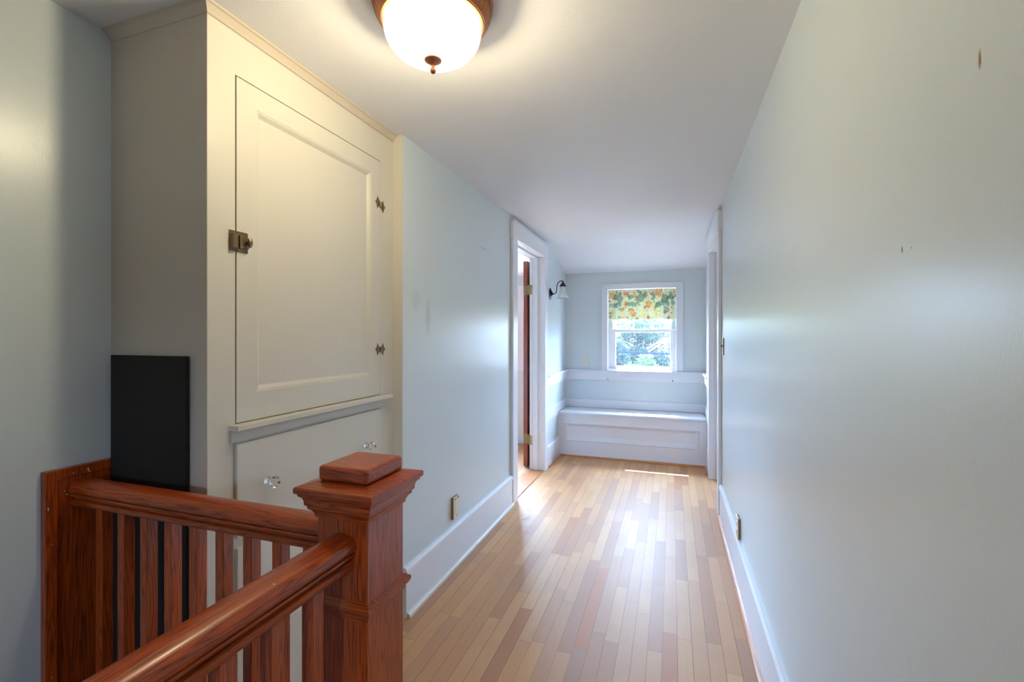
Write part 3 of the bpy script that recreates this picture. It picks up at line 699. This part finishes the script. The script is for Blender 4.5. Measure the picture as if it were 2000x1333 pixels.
# ------------------------------------------------------------------ valance on its rod
vx0, vx1 = WO[0]+.001, WO[1]-.001
rod = tag(build('curtain_rod', MB().tube([(WO[0]+.0008, 5.214, 1.752), (WO[1]-.0008, 5.214, 1.752)], .006, 16), M['brassdark']), 'thin dark tension rod at the top of the alcove window', 'curtain rod')
NXv, NZv = 520, 180
blobs = []
cO, cG, cR, cB, cY = lin((238, 150, 28)), lin((72, 128, 100)), lin((206, 86, 78)), lin((110, 150, 140)), lin((244, 226, 150))
base = lin((244, 245, 216)); rv = random.Random(3)
for k in range(46):
    gy_ = rv.random(); blobs.append((rv.random(), gy_, rv.uniform(.012, .030), rv.uniform(.03, .07), rv.choice([cG, cB, cB, cG, cR, cY, cO] if gy_ < .6 else [cB, cR, cY, cR, cG])))
for (x_, y_, a, b, cc) in [(160,240,50,42,cO),(340,345,27,50,cO),(420,452,36,42,cO),(632,345,28,52,cO),(750,220,42,48,cO),(452,240,24,40,cO),(165,462,16,36,cO),(712,405,18,30,cO),(945,212,24,22,cO),(270,205,22,20,cO),
    (262,285,46,95,cG),(430,350,95,36,cG),(520,272,58,62,cG),(592,240,36,44,cG),(830,285,58,60,cG),(800,345,90,34,cG),(400,262,40,34,cG),(180,362,56,32,cB),(742,372,36,40,cG),(902,260,38,60,cG),(925,340,30,40,cB),(690,260,30,60,cG),(210,265,18,40,cG),(840,400,26,26,cB),(265,410,26,20,cB),
    (350,515,20,18,cR),(630,515,24,20,cR),(905,466,18,18,cR),(650,226,26,26,cR),(365,216,26,22,cR),(310,410,12,28,cR),(580,395,22,24,cR),(868,522,18,14,cR),(275,512,26,10,cR),(460,300,14,10,cR),(800,305,30,8,cR),
    (310,470,16,60,cY),(555,480,24,60,cY),(735,470,20,60,cY)]:
    blobs.append(((x_-112)/850, (y_-165)/372, a/850, b/372, cc))
vsV, cols = [], []
for j in range(NZv+1):
    v = j/NZv
    for i in range(NXv+1):
        u = i/NXv
        amp = .0135*(.55+.45*v)
        ph = u*2*PI
        y = 5.190+amp*(math.sin(ph*8+1.2*math.sin(ph*2))*.65+.5*math.sin(ph*17+2*v))*(.8 if v > .18 else 1)
        z = 1.7745-.329*v
        if v < .13:
            rz = .010*noise.noise(Vector((u*26, 3.1, 0)))*(1-v/.13)+.007*math.sin(ph*15)*(1-v/.13); z -= abs(rz)*.8
            y -= .010*math.sin((1-v/.13)*PI*.6)*(.4+.6*abs(math.sin(ph*9)))
        if v > .85: z += .006*math.sin(ph*4+1)*(v-.85)/.15
        y -= .014*math.exp(-((v-.14)/.05)**2)*-.5
        x = vx0+.004+(vx1-vx0-.008)*(u+.006*math.sin(ph*8+.5))/1.0*1.0
        x = min(max(x, vx0+.001), vx1-.001)
        vsV.append((x, min(y, 5.2045), z))
        c3 = Vector((u*20, v*9, 1.7)); wob = noise.noise(c3)*1.0+noise.noise(c3*2.6)*.9+noise.noise(c3*6)*.5
        col = Vector(base[:3])*(.95+.05*noise.noise(c3*.5))
        for bx_, by_, a, b, cc in blobs:
            dd = math.hypot((u-bx_)/a, (v-by_)/b)+wob*.42
            if dd < 1:
                tnt = 1 if dd < .8 else (1-dd)/.2
                sh_ = .95+.35*noise.noise(Vector((u*60, v*26, 5)))
                col = col.lerp(Vector(cc[:3])*sh_, tnt*(.62+.35*noise.noise(Vector((u*90, v*44, 3)))))
        s1 = noise.noise(Vector((u*75, v*34, 9))); s2 = noise.noise(Vector((u*60+40, v*28, 2)))
        if s1 > .52: col = col.lerp(Vector(cG[:3]), .7)
        elif s2 > .53: col = col.lerp(Vector(cR[:3]), .7)
        elif s2 < -.5: col = col.lerp(Vector(cB[:3]), .6)
        cols.append((max(col.x, 0), max(col.y, 0), max(col.z, 0), 1))
me = bpy.data.meshes.new('window_valance')
W1 = NXv+1
me.from_pydata(vsV, [], [(j*W1+i, j*W1+i+1, (j+1)*W1+i+1, (j+1)*W1+i) for j in range(NZv) for i in range(NXv)])
ca = me.color_attributes.new('print', 'FLOAT_COLOR', 'POINT')
for i, c in enumerate(cols): ca.data[i].color = c
me.polygons.foreach_set('use_smooth', [True]*len(me.polygons)); me.materials.append(M['fabric'])
vo = bpy.data.objects.new('window_valance', me); C.objects.link(vo)
sd = vo.modifiers.new('thickness', 'SOLIDIFY'); sd.thickness = .0012
tag(vo, 'gathered pale green valance printed with orange and red flowers over the window', 'curtain')
def cord(x, z_end, label):
    m = MB().tube([(x, 5.186, 1.50), (x, 5.1765, 1.2), (x+.001, 5.1560, LZ+.02), (x, 5.1560, z_end)], .0011, 6)
    t = tag(build('pull_cord', m, M['cord']), label, 'cord')
    build('tassel', MB().lathe([(0, .003), (.003, .002), (.005, -.006), (.005, -.012), (.002, -.014), (0, -.014)], (x, 5.1560, z_end), 2, 12), M['brass'], t)
cord(-.660, .800, 'thin pale cord with small bead at the left side of the alcove window')
cord(.010, .800, 'thin pale cord with small bead at the right side of the alcove window')

# ------------------------------------------------------------------ outdoors
struct('sun_cut_eave', MB().sweep([(5.345, 2.44), (5.345, 2.29), (5.745, 2.29), (5.745, 2.36)], -5, 1.5, 0), M['trim'], 'unseen eave added above the windows to cut the sun')  # unseen eave, added and sized to thin the sun strip on the floor
struct('ground', MB().box(-60, 60, 5.6, 120, -3.4, -3.2).box(-60, 60, -80, -3.2, -3.4, -3.2), M['lawn'], 'bright lawn outside the window')
def tree(name, label, x, y, h, rad, nleaf, mat, group=None, base=-3.2, ls=.09, low=.35):
    r = thing(name, label, 'tree' if name != 'shrub' else 'shrub', (x, y, base), group)
    m = MB(); H = h-base
    pts = [(x+.08*math.sin(k), y+.06*math.cos(k*1.7), base+H*.8*k/6) for k in range(7)]
    m.tube(pts, [.16*(1-k/8) for k in range(7)], 10)
    for k in range(9):
        a = random.uniform(0, 2*PI); z0 = base+H*random.uniform(low, .75); L = rad*random.uniform(.5, .9)
        m.tube([(x, y, z0), (x+.5*L*math.cos(a), y+.5*L*math.sin(a), z0+.3*L), (x+L*math.cos(a), y+L*math.sin(a), z0+.45*L)], [.06, .035, .012], 6)
    build('trunk', m, M['bark'], r)
    m = MB(); vs_ = []; fs = []
    zc = base+H*(1+low)/2; hz = H*(1-low)/2
    cl_ = []
    for k in range(26):
        while True:
            p = Vector((random.uniform(-1, 1), random.uniform(-1, 1), random.uniform(-1, 1)))
            if .25 < p.length < .95: break
        cl_.append((p, random.uniform(.22, .42)))
    for k in range(nleaf):
        p, cr_ = random.choice(cl_)
        d = Vector((random.gauss(0, 1), random.gauss(0, 1), random.gauss(0, 1))).normalized()*cr_*random.uniform(.6, 1)
        q = p+d; c = Vector((x+q.x*rad, y+q.y*rad, zc+q.z*hz))
        a = Vector((random.gauss(0, 1), random.gauss(0, 1), random.gauss(0, 1))).normalized(); b = a.orthogonal().normalized(); s_ = ls*random.uniform(.6, 1.3)
        i = len(vs_); vs_ += [c-a*s_, c+b*s_*.45, c+a*s_, c-b*s_*.45]; fs.append((i, i+1, i+2, i+3))
    m.add(vs_, fs)
    o = bpy.data.meshes.new('foliage'); off = Vector((x, y, base))
    o.from_pydata([tuple(p-off) for p in vs_], [], fs); o.materials.append(mat)
    ob = bpy.data.objects.new('foliage', o); C.objects.link(ob); ob.parent = r
tree('tree', 'dark leafy tree at the left of the window view', -2.7, 15, 1.75, 1.35, 14000, M['leaf'], low=.25, ls=.06)
tree('tree', 'taller tree rising in the middle of the window view', -1.3, 24, 2.2, 2.1, 14000, M['leaf'], low=.3, ls=.085)
tree('shrub', 'pale green bush in the lower middle of the window view', -.75, 12.6, .95, .95, 11000, M['leaf2'], low=.25, ls=.055)
tree('shrub', 'dense dark bush low in the window view', -.95, 10.0, .45, .85, 11000, M['leaf'], low=.3, ls=.05)
tree('tree', 'distant pale tree beyond the bushes', -5.2, 30, 2.8, 2.6, 10000, M['leaf2'], low=.2, ls=.11)
def wire(label, p0, p1, r_):
    d_ = Vector(p1)-Vector(p0); a = Vector(p0)-d_*3; b = Vector(p1)+d_*3
    w_ = tag(build('utility_wire', MB().tube([a, (Vector(p0)+Vector(p1))/2, b], r_, 8), M['asphalt']), label, 'wire')
    for k, p in (('left', a), ('right', b)):
        tag(build('utility_pole', MB().lathe([(.07, -3.2), (.055, p[2]+.02)], (p[0]+(-.08 if k == 'left' else .08), p[1], 0), 2, 12), M['bark']), 'wooden pole holding the %s at its %s end' % (label.split(' crossing')[0], k), 'pole')
wire('thick dark cable crossing the lower window pane', (-.1133*8.0/1.0183, 8.0, 1.27-.0341*8.0/1.0183), (-.0031*8.0/1.056, 8.0, 1.27-.0396*8.0/1.056), .017)
wire('thin overhead wire crossing the upper window panes', (-.09*16, 16, 1.27+.0225*16), (-.008*16, 16, 1.27+.0195*16), .012)
